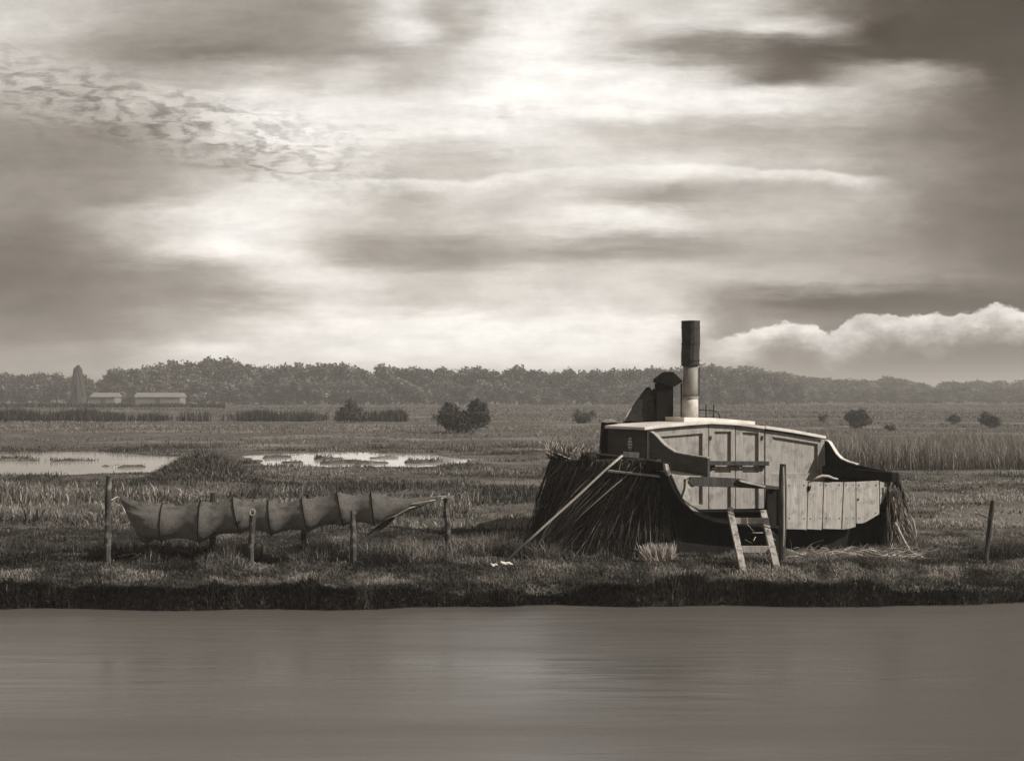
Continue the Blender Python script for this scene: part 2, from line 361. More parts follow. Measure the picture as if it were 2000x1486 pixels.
# drooping fringe over the water's edge, toned dark to paint the undercut shade
n = 90000; x = rng.uniform(-10.5, 10.5, n); y = bankline(x)+rng.uniform(-.2, .25, n); z = terrain(x, y)+.0
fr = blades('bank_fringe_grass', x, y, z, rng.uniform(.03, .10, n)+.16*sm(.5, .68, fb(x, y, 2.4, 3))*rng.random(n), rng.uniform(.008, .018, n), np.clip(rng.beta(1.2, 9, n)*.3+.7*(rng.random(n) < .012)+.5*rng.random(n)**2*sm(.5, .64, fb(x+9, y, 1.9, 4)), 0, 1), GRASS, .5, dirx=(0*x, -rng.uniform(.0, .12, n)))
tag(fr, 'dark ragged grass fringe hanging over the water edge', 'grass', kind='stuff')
# B: 25 - 44
x, y = scatter(260000, 24.8, 66, .47); pm = pond_mask(x, y)
cl = fb(x*.6, y, .8, 4); keep = (pm < .2) & (rng.random(len(x)) < .2+1.6*sm(.36, .62, cl)+2*np.exp(-((x+9.0)/2)**2-((y-37.5)/4)**2)) & (rng.random(len(x)) < np.interp(y, [25, 45, 66], [1, .8, .6])); x, y, cl = [q[keep] for q in (x, y, cl)]
right = sm(6.2, 7.5, x*26/y*1.0)*(1-sm(38, 46, y))
nearpool = sm(34, 39, y)*(1-sm(60, 64, y))*(1-.5*sm(4, 6, x))
hh = (.05+.34*sm(.44, .7, cl)*rng.random(len(x))**1.5*(1-.8*right)+.06*rng.random(len(x)))*(1-.45*nearpool)
lf = fb(x*.3, y, .4, 3); mound = np.exp(-((x+9.0)/1.6)**2-((y-38)/3)**2)
tn = rng.beta(1.3, 5, len(x))*.6+.7*right*rng.random(len(x))+.5*sm(.48, .62, lf)*rng.random(len(x))+.5*(rng.random(len(x)) < .02)
tn *= (.3+1.5*sm(.38, .62, fb(x*.5, y*.8, 1.2, 3)))*(1-.4*mound)
tag(blades('marsh_grass', x, y, terrain(x, y)-.02, hh, .018+.02*rng.random(len(x)), np.clip(tn, 0, 1), GRASS, .8), 'tangled marsh grass between the bank and the pools', 'grass', kind='stuff')
# C: beyond the pools
x, y = scatter(230000, 60, 330, .5); pm = pond_mask(x, y)
cl = fb(x*.3, y, .12, 4); keep = (pm < .3) & (rng.random(len(x)) < np.clip(70/y, .12, 1)*1.3); x, y, cl = [q[keep] for q in (x, y, cl)]
hh = (.08+.22*sm(.45, .65, cl)*rng.random(len(x)))*np.interp(y, [60, 330], [.8, 1.7])
tn = rng.beta(2, 5, len(x))*.7+.35*sm(.46, .6, fb(x*.12, y, .09, 3))*rng.random(len(x))+.08+.25*(rng.random(len(x)) < .05)
tag(blades('meadow_grass', x, y, terrain(x, y)-.03, hh, np.interp(y, [60, 330], [.05, .3])*rng.uniform(.6, 1.3, len(x)), np.clip(tn, 0, 1), GRASS, .8), 'flat rough meadow grass beyond the pools', 'grass', kind='stuff')
# D: reed beds
def reedbed(name, pxa, pxb, da, db, n, h0, h1, t0, t1, label, w=.03, gap=0, lean=.18):
    px = rng.uniform(pxa, pxb, n); y = rng.uniform(da, db, n); x = (px-1000)/F*y
    if gap:
        k = rng.random(n) < sm(gap-.1, gap+.25, fb(px*.02, y*.05, 1.1, 4)); x, y = x[k], y[k]
    m = len(x); h = rng.uniform(h0, h1, m)*(.35+1.3*fb(x, y*.3, .35, 4))
    o = blades(name, x, y, terrain(x, y)-.03, h, w*rng.uniform(.6, 1.4, m), np.clip(rng.uniform(t0, t1, m)**1.0, 0, 1), REED, lean)
    return tag(o, label, 'reeds', kind='stuff')
reedbed('reed_bed', 1600, 2150, 46.5, 60, 42000, .3, 1.0, .05, .6, 'tall pale reed bed along the right edge behind the boat cabin', .02, 0, .4)
reedbed('reed_fringe', -150, 860, 128, 137, 16000, .4, 1.1, .0, .06, 'dark row of reeds in front of the left meadow', .10, .42)
reedbed('dyke_reeds', -200, 440, 185, 200, 9000, .2, .7, .0, .12, 'dark reeds on the low dyke far left', .14, .2)

# ------------------------------------------------------------------ trees and bushes
def leafcloud(lobes, n, size, squash=1.0, fill=.55):
    L_ = np.array([l[:3] for l in lobes]); rad = np.array([l[3] for l in lobes]); pr = rad**2/np.sum(rad**2)
    k = rng.choice(len(lobes), n, p=pr); d = rng.normal(size=(n, 3)); d /= np.linalg.norm(d, axis=1)[:, None]
    r = rad[k]*(1-fill*rng.random(n)**2)*(1+.22*rng.normal(size=n)*.6)
    c = L_[k]+d*r[:, None]*np.array([1, 1, squash])
    a = rng.normal(size=(n, 3)); a /= np.linalg.norm(a, axis=1)[:, None]; b = np.cross(a, rng.normal(size=(n, 3))); b /= np.linalg.norm(b, axis=1)[:, None]
    s = size*rng.uniform(.5, 1.3, n)[:, None]
    V = np.stack([c-a*s, c+b*s*.7, c+a*s, c-b*s*.7], 1).reshape(-1, 3)
    lt = rng.beta(2, 4, len(lobes))
    T = np.repeat(np.clip(lt[k]*.6+rng.beta(1.2, 5, n)*.9, 0, 1), 4)
    return V, np.arange(4*n), np.full(n, 4), T
def make_tree(name, h, w, n, size, seed, shape='round'):
    random.seed(seed)
    root = empty(name, (0, 0, 0), 'x', 'tree')
    lobes = []
    for i in range(15):
        t = random.uniform(.0, 1); zz = h*(.22+.66*t); rr = w*.5*math.sin(math.pi*min(1, .22+.75*t))**.6
        a = random.uniform(0, 6.28); q = rr*random.uniform(.2, .75)
        lobes.append((q*math.cos(a), q*math.sin(a), zz, w*random.uniform(.14, .26)))
    lobes.append((0, 0, h*.84, w*.17))
    V, Fc, npf, T = leafcloud(lobes, n, size)
    bigmesh('crown', V, Fc, npf, LEAF, T, root)
    mb = MB(); mb.tube([(0, 0, -.3), (.1, 0, h*.25), (-.05, .1, h*.5), (0, 0, h*.8)], [h*.03, h*.024, h*.017, h*.006], 7)
    for i in range(6):
        l = lobes[i*2]; z0 = h*random.uniform(.2, .4); mb.tube([(0, 0, z0), (l[0]*.5, l[1]*.5, (z0+l[2])*.5), l[:3]], [h*.014, h*.009, h*.003], 5)
    mb.build('trunk', BARK, root)
    return root
def copy_tree(root, loc, sc, rz, label, group=None, cat='tree', first=False):
    o = root if first else root.copy()
    if not first:
        COL.objects.link(o)
        for ch in list(root.children):
            c = ch.copy(); COL.objects.link(c); c.parent = o
    o.location = loc; o.scale = sc; o.rotation_euler = (0, 0, rz); tag(o, label, cat, group)
    return o
protos = [make_tree('broadleaf_tree', 10, 8.5, 2300, .40, 10+i) for i in range(6)]
used = set()
prof = [(-300, 722), (50, 728), (100, 722), (130, 728), (165, 728), (190, 748), (210, 722), (300, 712), (330, 706), (425, 698), (480, 708), (560, 712), (600, 716), (660, 708), (700, 718), (725, 722), (760, 713), (850, 715), (930, 718), (1000, 716), (1080, 721), (1165, 722), (1220, 716), (1330, 718), (1400, 716), (1470, 722), (1560, 740)]
random.seed(3)
def place(px, d, top, label, group, wide=1.0):
    k = random.randrange(6); x = (px-1000)/F*d; zb = float(terrain(x, d)); h = (H+(HY-top)/F*d-zb)
    s = h/10.2; w = s*wide*random.uniform(.9, 1.25)
    copy_tree(protos[k], (x, d, zb-.2), (w, w, s), random.uniform(0, 6.28), label, group, first=k not in used); used.add(k)
px = -250
while px < 1560:
    top = np.interp(px, [p[0] for p in prof], [p[1] for p in prof])
    place(px, random.uniform(338, 352), top+random.uniform(-2, 5), 'grey leafy tree shoulder to shoulder in the long wood on the horizon' if px > 215 else 'low hazy tree in the thin row at the far left of the horizon', 'trees of the long wood on the horizon' if px > 215 else 'thin far-left row of trees', 1.05)
    px += random.uniform(17, 27)
px = 230
while px < 1500:                 # lower edge of the wood in front
    place(px, random.uniform(322, 334), random.uniform(738, 756), 'low leafy tree at the front edge of the long wood on the horizon', 'front edge trees of the long wood', 1.5)
    px += random.uniform(24, 40)
prof2 = [(1380, 716), (1480, 722), (1600, 737), (1690, 745), (1735, 737), (1790, 741), (1820, 757), (1850, 746), (1940, 744), (2300, 750)]
px = 1385
while px < 2620:
    top = np.interp(px, [p[0] for p in prof2], [p[1] for p in prof2])
    place(px, random.uniform(440, 480), top+random.uniform(-2, 2), 'hazy tree along the wooded rise on the right of the horizon', 'trees on the wooded rise', 2.0)
    if random.random() < .85: place(px+10, random.uniform(370, 400), random.uniform(752, 765), 'low hazy tree at the foot of the wooded rise on the right', 'trees at the foot of the rise', 1.9)
    px += random.uniform(11, 16) if px < 1960 else 34

def bush(pxc, pyb, wpx, hpx, label, n=2600, size=None, stems=True, lobes=None, dark=.5, name='bush'):
    d = (H)*F/(pyb-HY); s = d/F; w = wpx*s; h = hpx*s
    x = (pxc-1000)/F*d; z = float(terrain(x, d)); root = empty(name, (x, d, z), label, 'bush')
    random.seed(int(pxc))
    lb = []
    if lobes is None: lobes = [(random.uniform(-.32, .32), random.uniform(.25, .8), random.uniform(.14, .24)) for _ in range(11)]+[(0, .35, .3)]
    for a, b, c in lobes: lb.append((a*w, random.uniform(-.3, .3)*w*.6, b*h, c*w))
    V, Fc, npf, T = leafcloud(lb, n, size or w*.035, min(1, h/w*1.2))
    V[:, 2] = np.maximum(V[:, 2], 0.01*w)
    bigmesh('foliage', V, Fc, npf, LEAF, T*dark, root)
    mb = MB()
    for i in range(7): l = lb[i % len(lb)]; mb.tube([(x+l[0]*.2, d, z-.1), (x+l[0]*.6, d+l[1]*.6, z+l[2]*.6), (x+l[0], d+l[1], z+l[2])], [w*.014, w*.01, w*.004], 5)
    mb.build('stem', BARK, root)
    # spiky shoots
    m = 340; q = np.array([random.choice(lb) for _ in range(m)]); ang = rng.uniform(-1, 1, m)
    blades('shoots', q[:, 0], q[:, 1], q[:, 2], q[:, 3]*rng.uniform(.6, 1.35, m), np.full(m, w*.013), np.full(m, .05), LEAF, .3, root, dirx=(np.sign(q[:, 0])*q[:, 3]*rng.uniform(0, 1, m), q[:, 1]*.2))
    return root
bush(905, 846, 105, 70, 'dark twin-headed willow bush alone on the meadow above the pools', 5200, .085, dark=.22,
     lobes=[(-.22, .62, .15), (-.32, .55, .14), (-.36, .35, .13), (-.2, .3, .2), (-.05, .3, .2), (.12, .3, .2), (.22, .66, .15), (.34, .55, .15), (.3, .35, .18), (.24, .82, .10), (-.3, .74, .09), (.4, .4, .1), (.02, .45, .13), (.36, .72, .09)])
bush(684, 826, 75, 50, 'small dim tree-like bush rising behind the dark reed row', 2600, .1, dark=.5, lobes=[(0, .8, .13), (.02, .6, .16), (-.2, .3, .2), (.2, .3, .2), (0, .4, .24), (-.3, .2, .14), (.32, .2, .14)])
bush(1140, 828, 50, 24, 'small dark bush just left of the boat cabin roof', 1600, dark=.35)
bush(1677, 836, 58, 38, 'round dark bush in the meadow right of the boat cabin', 2200, dark=.3)
bush(1608, 826, 24, 18, 'tiny dark bush beside the round dark bush', 900, dark=.4)
bush(1862, 829, 34, 18, 'low dark bush towards the right edge of the meadow', 1100, dark=.3)
bush(1935, 836, 48, 32, 'dark bush at the right edge of the meadow', 1500, dark=.35)
bush(1742, 843, 28, 12, 'low scrub patch in front of the round dark bush', 900, dark=.4)

# heap of cut reed by the pools
d0 = 38.5; c0 = P(398, 905, d0)
n = 16000; a = rng.uniform(0, 2*np.pi, n); r = np.sqrt(rng.random(n)); x = c0.x+1.7*r*np.cos(a); y = d0+2*r*np.sin(a)
rt = empty('reed_heap', (c0.x, d0, 0), 'shaggy dark heap of cut reed beside the pale pools', 'reed heap')
z = terrain(x, y); hp = .42*(1-r)+.10
blades('reeds', x-c0.x, y-d0, z-.03, hp*rng.uniform(.5, 1.5, n), np.full(n, .03), np.clip(rng.beta(1.2, 6, n), 0, 1), REED, .9, rt)

# far left drainage mill and the pale strips of distant water
cm = 300.; b0 = P(152, 778, cm); mr_ = empty('mill_tower', (b0.x, cm, 0), 'dark tapering mill tower with a slanted spar among the far-left trees', 'mill')
MB().tube([P(152, 790, cm), P(152, 745, cm), P(152, 724, cm)], [1.9, 1.35, 1.0], 10).build('tower', DARKW, mr_)
MB().tube([P(152, 724, cm), P(152, 718, cm), P(152, 713.5, cm)], [1.1, .75, .1], 10).build('cap', DARKW, mr_)
MB().beam(P(137, 776, cm-2.2), P(155, 713, cm-1.6), .25, .3).beam(P(163, 776, cm-2.2), P(151, 713, cm-1.6), .2, .25).build('spar', DARKW, mr_)
FARW = mat('pale_barn_wall', g(.16), g(.22), .4, .8, .2); FARR = mat('pale_barn_roof', g(.2), g(.26), .4, .8, .2)
for pa, pb, lb in ((178, 224, 'short low pale barn right of the dark mill tower'), (264, 352, 'long low pale barn in front of the wood on the left')):
    dB = 306.; p0 = P(pa, 779, dB); p1 = P(pb, 779, dB); zr = H+(HY-768.5)/F*dB
    bn = empty('barn', ((p0.x+p1.x)/2, dB, 0), lb, 'barn')
    MB().prism([(p0.x, dB, -.2), (p1.x, dB, -.2), (p1.x, dB, zr-.8), (p0.x, dB, zr-.8)], (0, 5, 0)).build('wall', FARW, bn)
    MB().prism([(p0.x-.3, dB-.3, zr-.8), (p0.x-.3, dB+2.5, zr+.2), (p0.x-.3, dB+5.3, zr-.8)], (p1.x-p0.x+.6, 0, 0)).build('roof', FARR, bn)
    MB().prism([((p0.x+p1.x)/2-.6, dB-.05, -.1), ((p0.x+p1.x)/2+.6, dB-.05, -.1), ((p0.x+p1.x)/2+.6, dB-.05, zr-1.2), ((p0.x+p1.x)/2-.6, dB-.05, zr-1.2)], (0, .04, 0)).build('door', DARKW, bn)

# ------------------------------------------------------------------ the boat cabin
TH = R(24); e = Vector((math.cos(TH), math.sin(TH), 0)); n_ = Vector((math.sin(TH), -math.cos(TH), 0)); UP = Vector((0, 0, 1))
Bo = P(1265, 900, 22.9)                        # cabin front plane
Eo = P(1303, 900, 20.9)                        # open end plane, two metres nearer
base = Vector((4.4, 23.0, 0))
boat = empty('boat_cabin', base, 'old boat hull hauled onto the bank with a pale panelled cabin and tall stovepipe', 'houseboat')
def B(px, py, off=0): return PL(px, py, Bo+n_*off, n_)
def E(px, py, off=0): return PL(px, py, Eo+n_*off, n_)
def gridframe(name, xs, rows, holes, pl, off, th, m, parent, bevel=.006):
    nxx, nyy = len(xs), len(rows); fr = [[pl(xs[i], rows[j][i], off+th) for i in range(nxx)] for j in range(nyy)]
    v = []; f = []; idx = {}
    def vi(j, i, back):
        k = (j, i, back)
        if k not in idx:
            idx[k] = len(v); v.append(fr[j][i]-n_*(th if back else 0))
        return idx[k]
    solid = lambda j, i: 0 <= j < nyy-1 and 0 <= i < nxx-1 and (i, j) not in holes
    for j in range(nyy-1):
        for i in range(nxx-1):
            if not solid(j, i): continue
            f.append((vi(j, i, 0), vi(j+1, i, 0), vi(j+1, i+1, 0), vi(j, i+1, 0))); f.append((vi(j, i, 1), vi(j, i+1, 1), vi(j+1, i+1, 1), vi(j+1, i, 1)))
            for (jj, ii, a, b) in ((j-1, i, (j, i), (j, i+1)), (j+1, i, (j+1, i+1), (j+1, i)), (j, i-1, (j+1, i), (j, i)), (j, i+1, (j, i+1), (j+1, i+1))):
                if not solid(jj, ii): f.append((vi(*a, 0), vi(*b, 0), vi(*b, 1), vi(*a, 1)))
    return mesh(name, v, f, m, parent, bevel)
# panels behind the frames
MB().prism([B(x, y) for x, y in ((1266, 838), (1320, 831), (1390, 826), (1440, 828), (1494, 836), (1494, 1012), (1268, 1012))]+[], -n_*.04).build('cabin_front', PAINT, boat)
MB().prism([B(x, y) for x, y in ((1494.6, 840), (1611, 859), (1609, 1012), (1494.6, 1012))], -n_*.04).build('cabin_front', PAINT, boat)
TK = .045
gridframe('side_frame', [1266, 1289, 1372, 1383.5], [[840, 837, 829.5, 828.5], [856, 853, 846.5, 845.5], [985]*4, [1010]*4], {(1, 1)}, B, 0.001, TK, PAINT, boat)
dl = gridframe('door', [1385, 1396, 1427.5, 1435.8], [[828.5, 827.5, 827.5, 828], [843.5, 843, 843, 843.5], [923]*4, [946]*4, [993]*4, [1006]*4], {(1, 1), (1, 3)}, B, 0.001, TK, PAINT, boat)
dr = gridframe('door', [1437.2, 1450.5, 1481.5, 1492.5], [[828, 829, 832.5, 834.5], [843.5, 844, 846, 847], [923]*4, [946]*4, [993]*4, [1006]*4], {(1, 1), (1, 3)}, B, 0.001, TK, PAINT, boat)
gridframe('side_frame', [1495, 1509, 1597, 1610.5], [[842, 843.5, 858, 860], [851, 853, 867, 869.5], [924]*4, [1006]*4], {(1, 1)}, B, 0.001, TK, PAINT, boat)
for px_, par in ((1388, dl), (1489, dr)):
    for py_ in (855, 915): MB().prism([B(px_-1.5, py_-4, .055), B(px_+1.5, py_-4, .055), B(px_+1.5, py_+4, .055), B(px_-1.5, py_+4, .055)], n_*.012).build('hinge', IRON, par)
MB().tube([B(1446, 913, .05), B(1446, 913, .1)], .016, 8).build('knob', WHITE, dr)
# bar across the doors
MB().beam(B(1385, 904, .12), B(1501, 905, .12), .05, .075).build('door_bar', DARKW, boat, .006)
for px_ in (1391, 1487): MB().prism([B(px_-3, 900, .05), B(px_+3, 900, .05), B(px_+3, 915, .05), B(px_-3, 915, .05)], n_*.05).build('bracket', DARKW, boat)
# roof slabs
rp = [(1259, 834.5), (1290, 830.5), (1345, 825.5), (1390, 822.5), (1440, 825), (1494, 832.5)]
fr = [B(x, y, .12) for x, y in rp]; v = []
LB = 1.45; nn = len(fr)
for s_ in (0, LB): v += [p-n_*s_*1.0+UP*0 for p in fr]
v2 = [p-UP*.05 for p in v]; v = v+v2
f = [(i, i+1, nn+i+1, nn+i) for i in range(nn-1)]+[(2*nn+i, 3*nn+i, 3*nn+i+1, 2*nn+i+1) for i in range(nn-1)]
f += [(i, 2*nn+i, 2*nn+i+1, i+1) for i in range(nn-1)]+[(nn+i, nn+i+1, 3*nn+i+1, 3*nn+i) for i in range(nn-1)]+[(0, nn, 3*nn, 2*nn), (nn-1, 3*nn-1, 4*nn-1, 2*nn-1)]
mesh('roof', v, f, CREAM, boat, .008)
MB().prism([B(1495.5, 831.5, .12), B(1550, 839.5, .12), B(1613.5, 851.5, .12), B(1613.5, 857, .12), B(1550, 845.5, .12), B(1495.5, 837.5, .12)], -n_*LB).build('roof', CREAM, boat, .008)
# raised sliding hatch
hz = [(1336, 815), (1400, 816.5), (1475, 823), (1475, 829.5), (1400, 824), (1336, 824)]
def BB(px, py, back): return PL(px, py, Bo-n_*back, n_)
MB().prism([BB(x, y, .25) for x, y in hz], -n_*1.1).build('sliding_hatch', CREAM, boat, .008)
# side wall of the cabin (left) and the hidden right and back walls
c1 = B(1266, 836); c1b = B(1266, 905)
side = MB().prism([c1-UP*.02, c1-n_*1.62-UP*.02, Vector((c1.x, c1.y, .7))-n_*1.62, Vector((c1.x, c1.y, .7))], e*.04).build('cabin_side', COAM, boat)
c2 = B(1610, 862)
MB().prism([c2, c2-n_*1.62, Vector((c2.x, c2.y, .7))-n_*1.62, Vector((c2.x, c2.y, .7))], -e*.04).build('cabin_side', PAINT, boat)
q1 = c1-n_*1.6; q2 = c2-n_*1.6
MB().prism([q1+e*.05-UP*.02, q2-e*.05, Vector((q2.x, q2.y, .7))-e*.05, Vector((q1.x, q1.y, .7))+e*.05], n_*.04).build('cabin_back', DARKW, boat)
def SP(px, py, off=0): return PL(px, py, c1-e*off, e)      # on the left side wall
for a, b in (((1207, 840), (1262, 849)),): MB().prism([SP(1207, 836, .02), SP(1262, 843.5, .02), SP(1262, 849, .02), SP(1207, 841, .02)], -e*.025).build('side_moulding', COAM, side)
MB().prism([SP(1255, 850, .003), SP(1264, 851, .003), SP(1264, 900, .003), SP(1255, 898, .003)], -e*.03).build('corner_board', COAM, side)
op = [SP(1231.5+4.2*math.cos(t), 867+13*math.sin(t), .005) for t in [i*math.pi/8 for i in range(16)]]
MB().prism(op, -e*.012).build('side_light', CREAM, side)
for k in range(4): MB().prism([SP(1227.6, 858+k*6, .019), SP(1235.4, 859+k*6, .019), SP(1235.4, 860.3+k*6, .019), SP(1227.6, 859.3+k*6, .019)], -e*.012).build('louvre', DARKW, side)
# coamings sweeping forward
lc = [(1267,843),(1273,845.5),(1279,850),(1286,857),(1292,864),(1299,871),(1309,878),(1319,884.5),(1338,888.5),(1361,892),(1382,895)]
cp = [SP(x, y, 0) for x, y in lc]
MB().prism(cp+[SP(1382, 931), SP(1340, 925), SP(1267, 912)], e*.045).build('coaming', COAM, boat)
def capping(pts, side_v, w, h, name, par, m=CREAM):
    mb = MB(); v = []; f = []
    for p in pts: v += [p-side_v*.012, p+side_v*w, p+side_v*w+UP*h, p-side_v*.012+UP*h]
    for i in range(len(pts)-1):
        for k in range(4): f.append((i*4+k, i*4+(k+1) % 4, i*4+4+(k+1) % 4, i*4+4+k))
    f += [(3, 2, 1, 0), tuple(len(pts)*4-4+k for k in range(4))]
    mb.add(v, f); return mb.build(name, m, par)
capping([p+UP*.002 for p in cp], e, .057, .018, 'coaming_cap', boat, PLANK)
c2p = c2+e*.02
def SR(px, py, off=0): return PL(px, py, c2p+e*off, e)
rc = [(1611,861),(1616,862.5),(1620,865.5),(1627,877),(1634,888),(1643,897),(1656,903),(1672,907.5)]
cr_ = [SR(x, y) for x, y in rc]
MB().prism(cr_+[SR(1700, 914), SR(1752, 924), SR(1752, 948), SR(1700, 944), SR(1611, 930)], e*.045).build('coaming', TAR, boat)
capping([p+UP*.002 for p in cr_], e, .057, .02, 'coaming_cap', boat, CREAM)
# gunwales
gl0 = P(1303, 911, 20.9); gl1 = gl0-n_*3.85+UP*.06
MB().beam(gl0+n_*.0, gl1, .16, .13).build('gunwale', TAR, boat, .01)
MB().beam(gl0+UP*.072-n_*.25, gl1+UP*.072, .07, .012).build('rubbing_strip', DARKW, boat)
gr0 = P(1749, 932, 22.62)
MB().beam(gr0, gr0-n_*3.6+UP*.04+e*.0, .15, .16).build('gunwale', TAR, boat, .01)
MB().prism([E(1742, 921, .06), E(1755, 923, .06), E(1753, 948, .06), E(1740, 945, .06)], -n_*.2).build('stem_block', DARKW, boat, .012)
MB().prism([E(1299, 906, .07), E(1305, 906, .07), E(1311, 926, .07), E(1306, 930, .07), E(1300, 916, .07)], -n_*.08).build('stem_block', GREYW, boat, .006)
# side deck beside the left coaming
MB().prism([E(1240, 924, -.0)-n_*.9, E(1312, 931, -.05), E(1372, 929, -.05), SP(1382, 929, -.05)-e*.0, SP(1310, 918, 0)-e*.02, SP(1250, 910, 0)-e*.02], -UP*.03).build('side_deck', PLANK, boat)
# hull edge strip and shell
he = [(1305, 922), (1312, 938), (1319, 955), (1330, 973), (1345, 988), (1364, 1002), (1394, 1014), (1430, 1019), (1500, 1026), (1560, 1030), (1640, 1026), (1680, 1014), (1718, 986), (1735, 960), (1745, 940)]
hp_ = [E(x, y) for x, y in he]
cen = E(1520, 935)
v = []; f = []
for k, (back, sc) in enumerate(((0, 1), (1.0, 1.04), (2.5, 1.02), (4.0, .85), (5.0, .55), (5.6, .15))):
    for p in hp_:
        q = cen+(p-cen); dd = (p-cen); lat = dd.dot(e); q = cen+e*lat*sc+UP*dd.z*(1+.0*k)-n_*back
        if dd.z < -.3: q.z -= .12*min(k, 2)
        v.append(q)
m_ = len(hp_)
for k in range(5):
    for i in range(m_-1): f.append((k*m_+i, k*m_+i+1, (k+1)*m_+i+1, (k+1)*m_+i))
sh = mesh('hull', v, f, TAR, boat, 0, True); so_ = sh.modifiers.new('t', 'SOLIDIFY'); so_.thickness = .05
v = []; 
for i, p in enumerate(hp_[:8]):
    p = p+UP*random.uniform(-.012, .012)
    inn = (cen-p); inn = (inn-inn.dot(n_)*n_).normalized(); v += [p+n_*.01, p+inn*.035+n_*.01, p+inn*.035-n_*.05, p-n_*.05]
f = [(i*4+k, i*4+(k+1) % 4, i*4+4+(k+1) % 4, i*4+4+k) for i in range(7) for k in range(4)]
mesh('hull_edge', v, f, TAR, boat)
# near-black end sheet painting the shade below the hull, set back under the planks
MB().prism([E(x, y, -.32) for x, y in ((1318, 948), (1330, 968), (1347, 984), (1366, 995), (1496, 993), (1502, 952), (1534, 950), (1536, 1028), (1670, 1022), (1722, 980), (1744, 950), (1750, 1078), (1600, 1090), (1318, 1092))], -n_*.06).build('end_shade', TAR, boat)
gb = [Eo+n_*-.35+e*s for s in (0.25, 4.2)]
for i, (s, w) in enumerate(((.6, .3), (2.2, .35), (3.7, .3))):
    p = Eo-n_*.9+e*s; p.z = 0; MB().beam(p-UP*.1, p+UP*.5, w, w, (0, 1, 0)).build('keel_block', TAR, boat, .02)
# added dark skirts under the hull sides, standing in for the shade beneath
for s, ll in ((.05, 3.1), (4.35, 3.2)):
    p = Eo+e*s-n_*.3; p.z = .0; a = p.copy(); a.z = -.1; b = p+Vector((0, 0, .95)); MB().prism([a, b, b-n_*ll, a-n_*ll], e*.05).build('shade_skirt', TAR, boat)
# floor between end and doors
MB().prism([E(1330, 996, -.1), E(1735, 996, -.1), B(1607, 1003, .02), B(1268, 1003, .02)], -UP*.03).build('floor', TAR, boat)
# end beam, splintered plank, and the hull lining's lit patch as a pale strip
MB().prism([E(x, y, .03) for x, y in ((1352, 931.5), (1400, 932), (1446, 934.5), (1470, 941), (1497, 947), (1522, 950), (1522, 956), (1440, 952), (1352, 949), (1345, 940))], -n_*.12).build('end_beam', DARKW, boat, .006)
MB().prism([E(x, y, .10) for x, y in ((1444, 936.5), (1470, 941), (1496, 949), (1493, 951.5), (1466, 945.5), (1446, 940.5))], -n_*.06).build('splintered_plank', PLANK, boat)
MB().prism([E(x, y, .01) for x, y in ((1340, 936), (1356, 936), (1357, 948), (1349, 962), (1347, 975), (1350, 986), (1365, 1000), (1352, 996), (1338, 981), (1333, 972), (1339, 955))], -n_*.07).build('lit_lining', GREYW, boat)
MB().tube([E(1328, 939, .0), E(1328, 939, .06)], .03, 10).build('knob', WHITE, boat)
MB().prism([E(x, y, -.06) for x, y in ((1500, 952), (1532, 950), (1532, 1082), (1496, 1084), (1498, 1000))], -n_*.06).build('dark_upright', TAR, boat)  # near-black upright left of the pale planks
# pale upright planks closing the right half
pk = [((1536, 934), (1577.5, 939), (1575, 1037), (1574, 1034), (1536, 1033)), ((1579.5, 939), (1608, 941), (1605, 1034.5), (1576.5, 1033)), ((1610, 941), (1647, 941.5), (1643, 1033.5), (1607, 1032.5)),
      ((1649, 941.5), (1671, 941), (1671.5, 1028.5), (1660, 1032), (1645, 1034)), ((1672.5, 941), (1717, 938.5), (1717.5, 1004), (1690, 1020), (1684, 1022), (1673, 1022))]
for k, pl in enumerate(pk): MB().prism([E(x, y, .05+.006*(k % 2)) for x, y in pl], -n_*.03).build('plank', PLANK, boat, .004)
MB().prism([E(x, y, .0) for x, y in ((1719, 940), (1733, 944), (1730, 975), (1719, 992))], -n_*.05).build('plank', GREYW, boat)['label'] = 'narrow grey plank at the edge'
for nx_ in (1542, 1571, 1583, 1602, 1614, 1640, 1653, 1667, 1678, 1711):
    nm = MB()
    for ny_ in (947, 1001 if nx_ > 1700 else 1012): nm.tube([E(nx_, ny_+random.uniform(-1, 1), .052), E(nx_, ny_, .062)], .009, 6)
    nm.build('nail', IRON, boat)
MB().tube([E(1676, 975, .052), E(1676, 975, .062)], .02, 8).build('knot', DARKW, boat)
MB().tube([E(1581, 949, .06), E(1580, 958, .06)], [.03, .02], 8).build('notch', TAR, boat)
# pale curl lying over the plank tops
MB().tube([E(1588, 937, .1), E(1597, 932, .1), E(1606, 929, .12), E(1618, 930, .12), E(1628, 934, .1), E(1636, 935, .08)], [.012, .02, .024, .022, .018, .012], 8).build('pale_curl', ROPE, boat, 0, True)
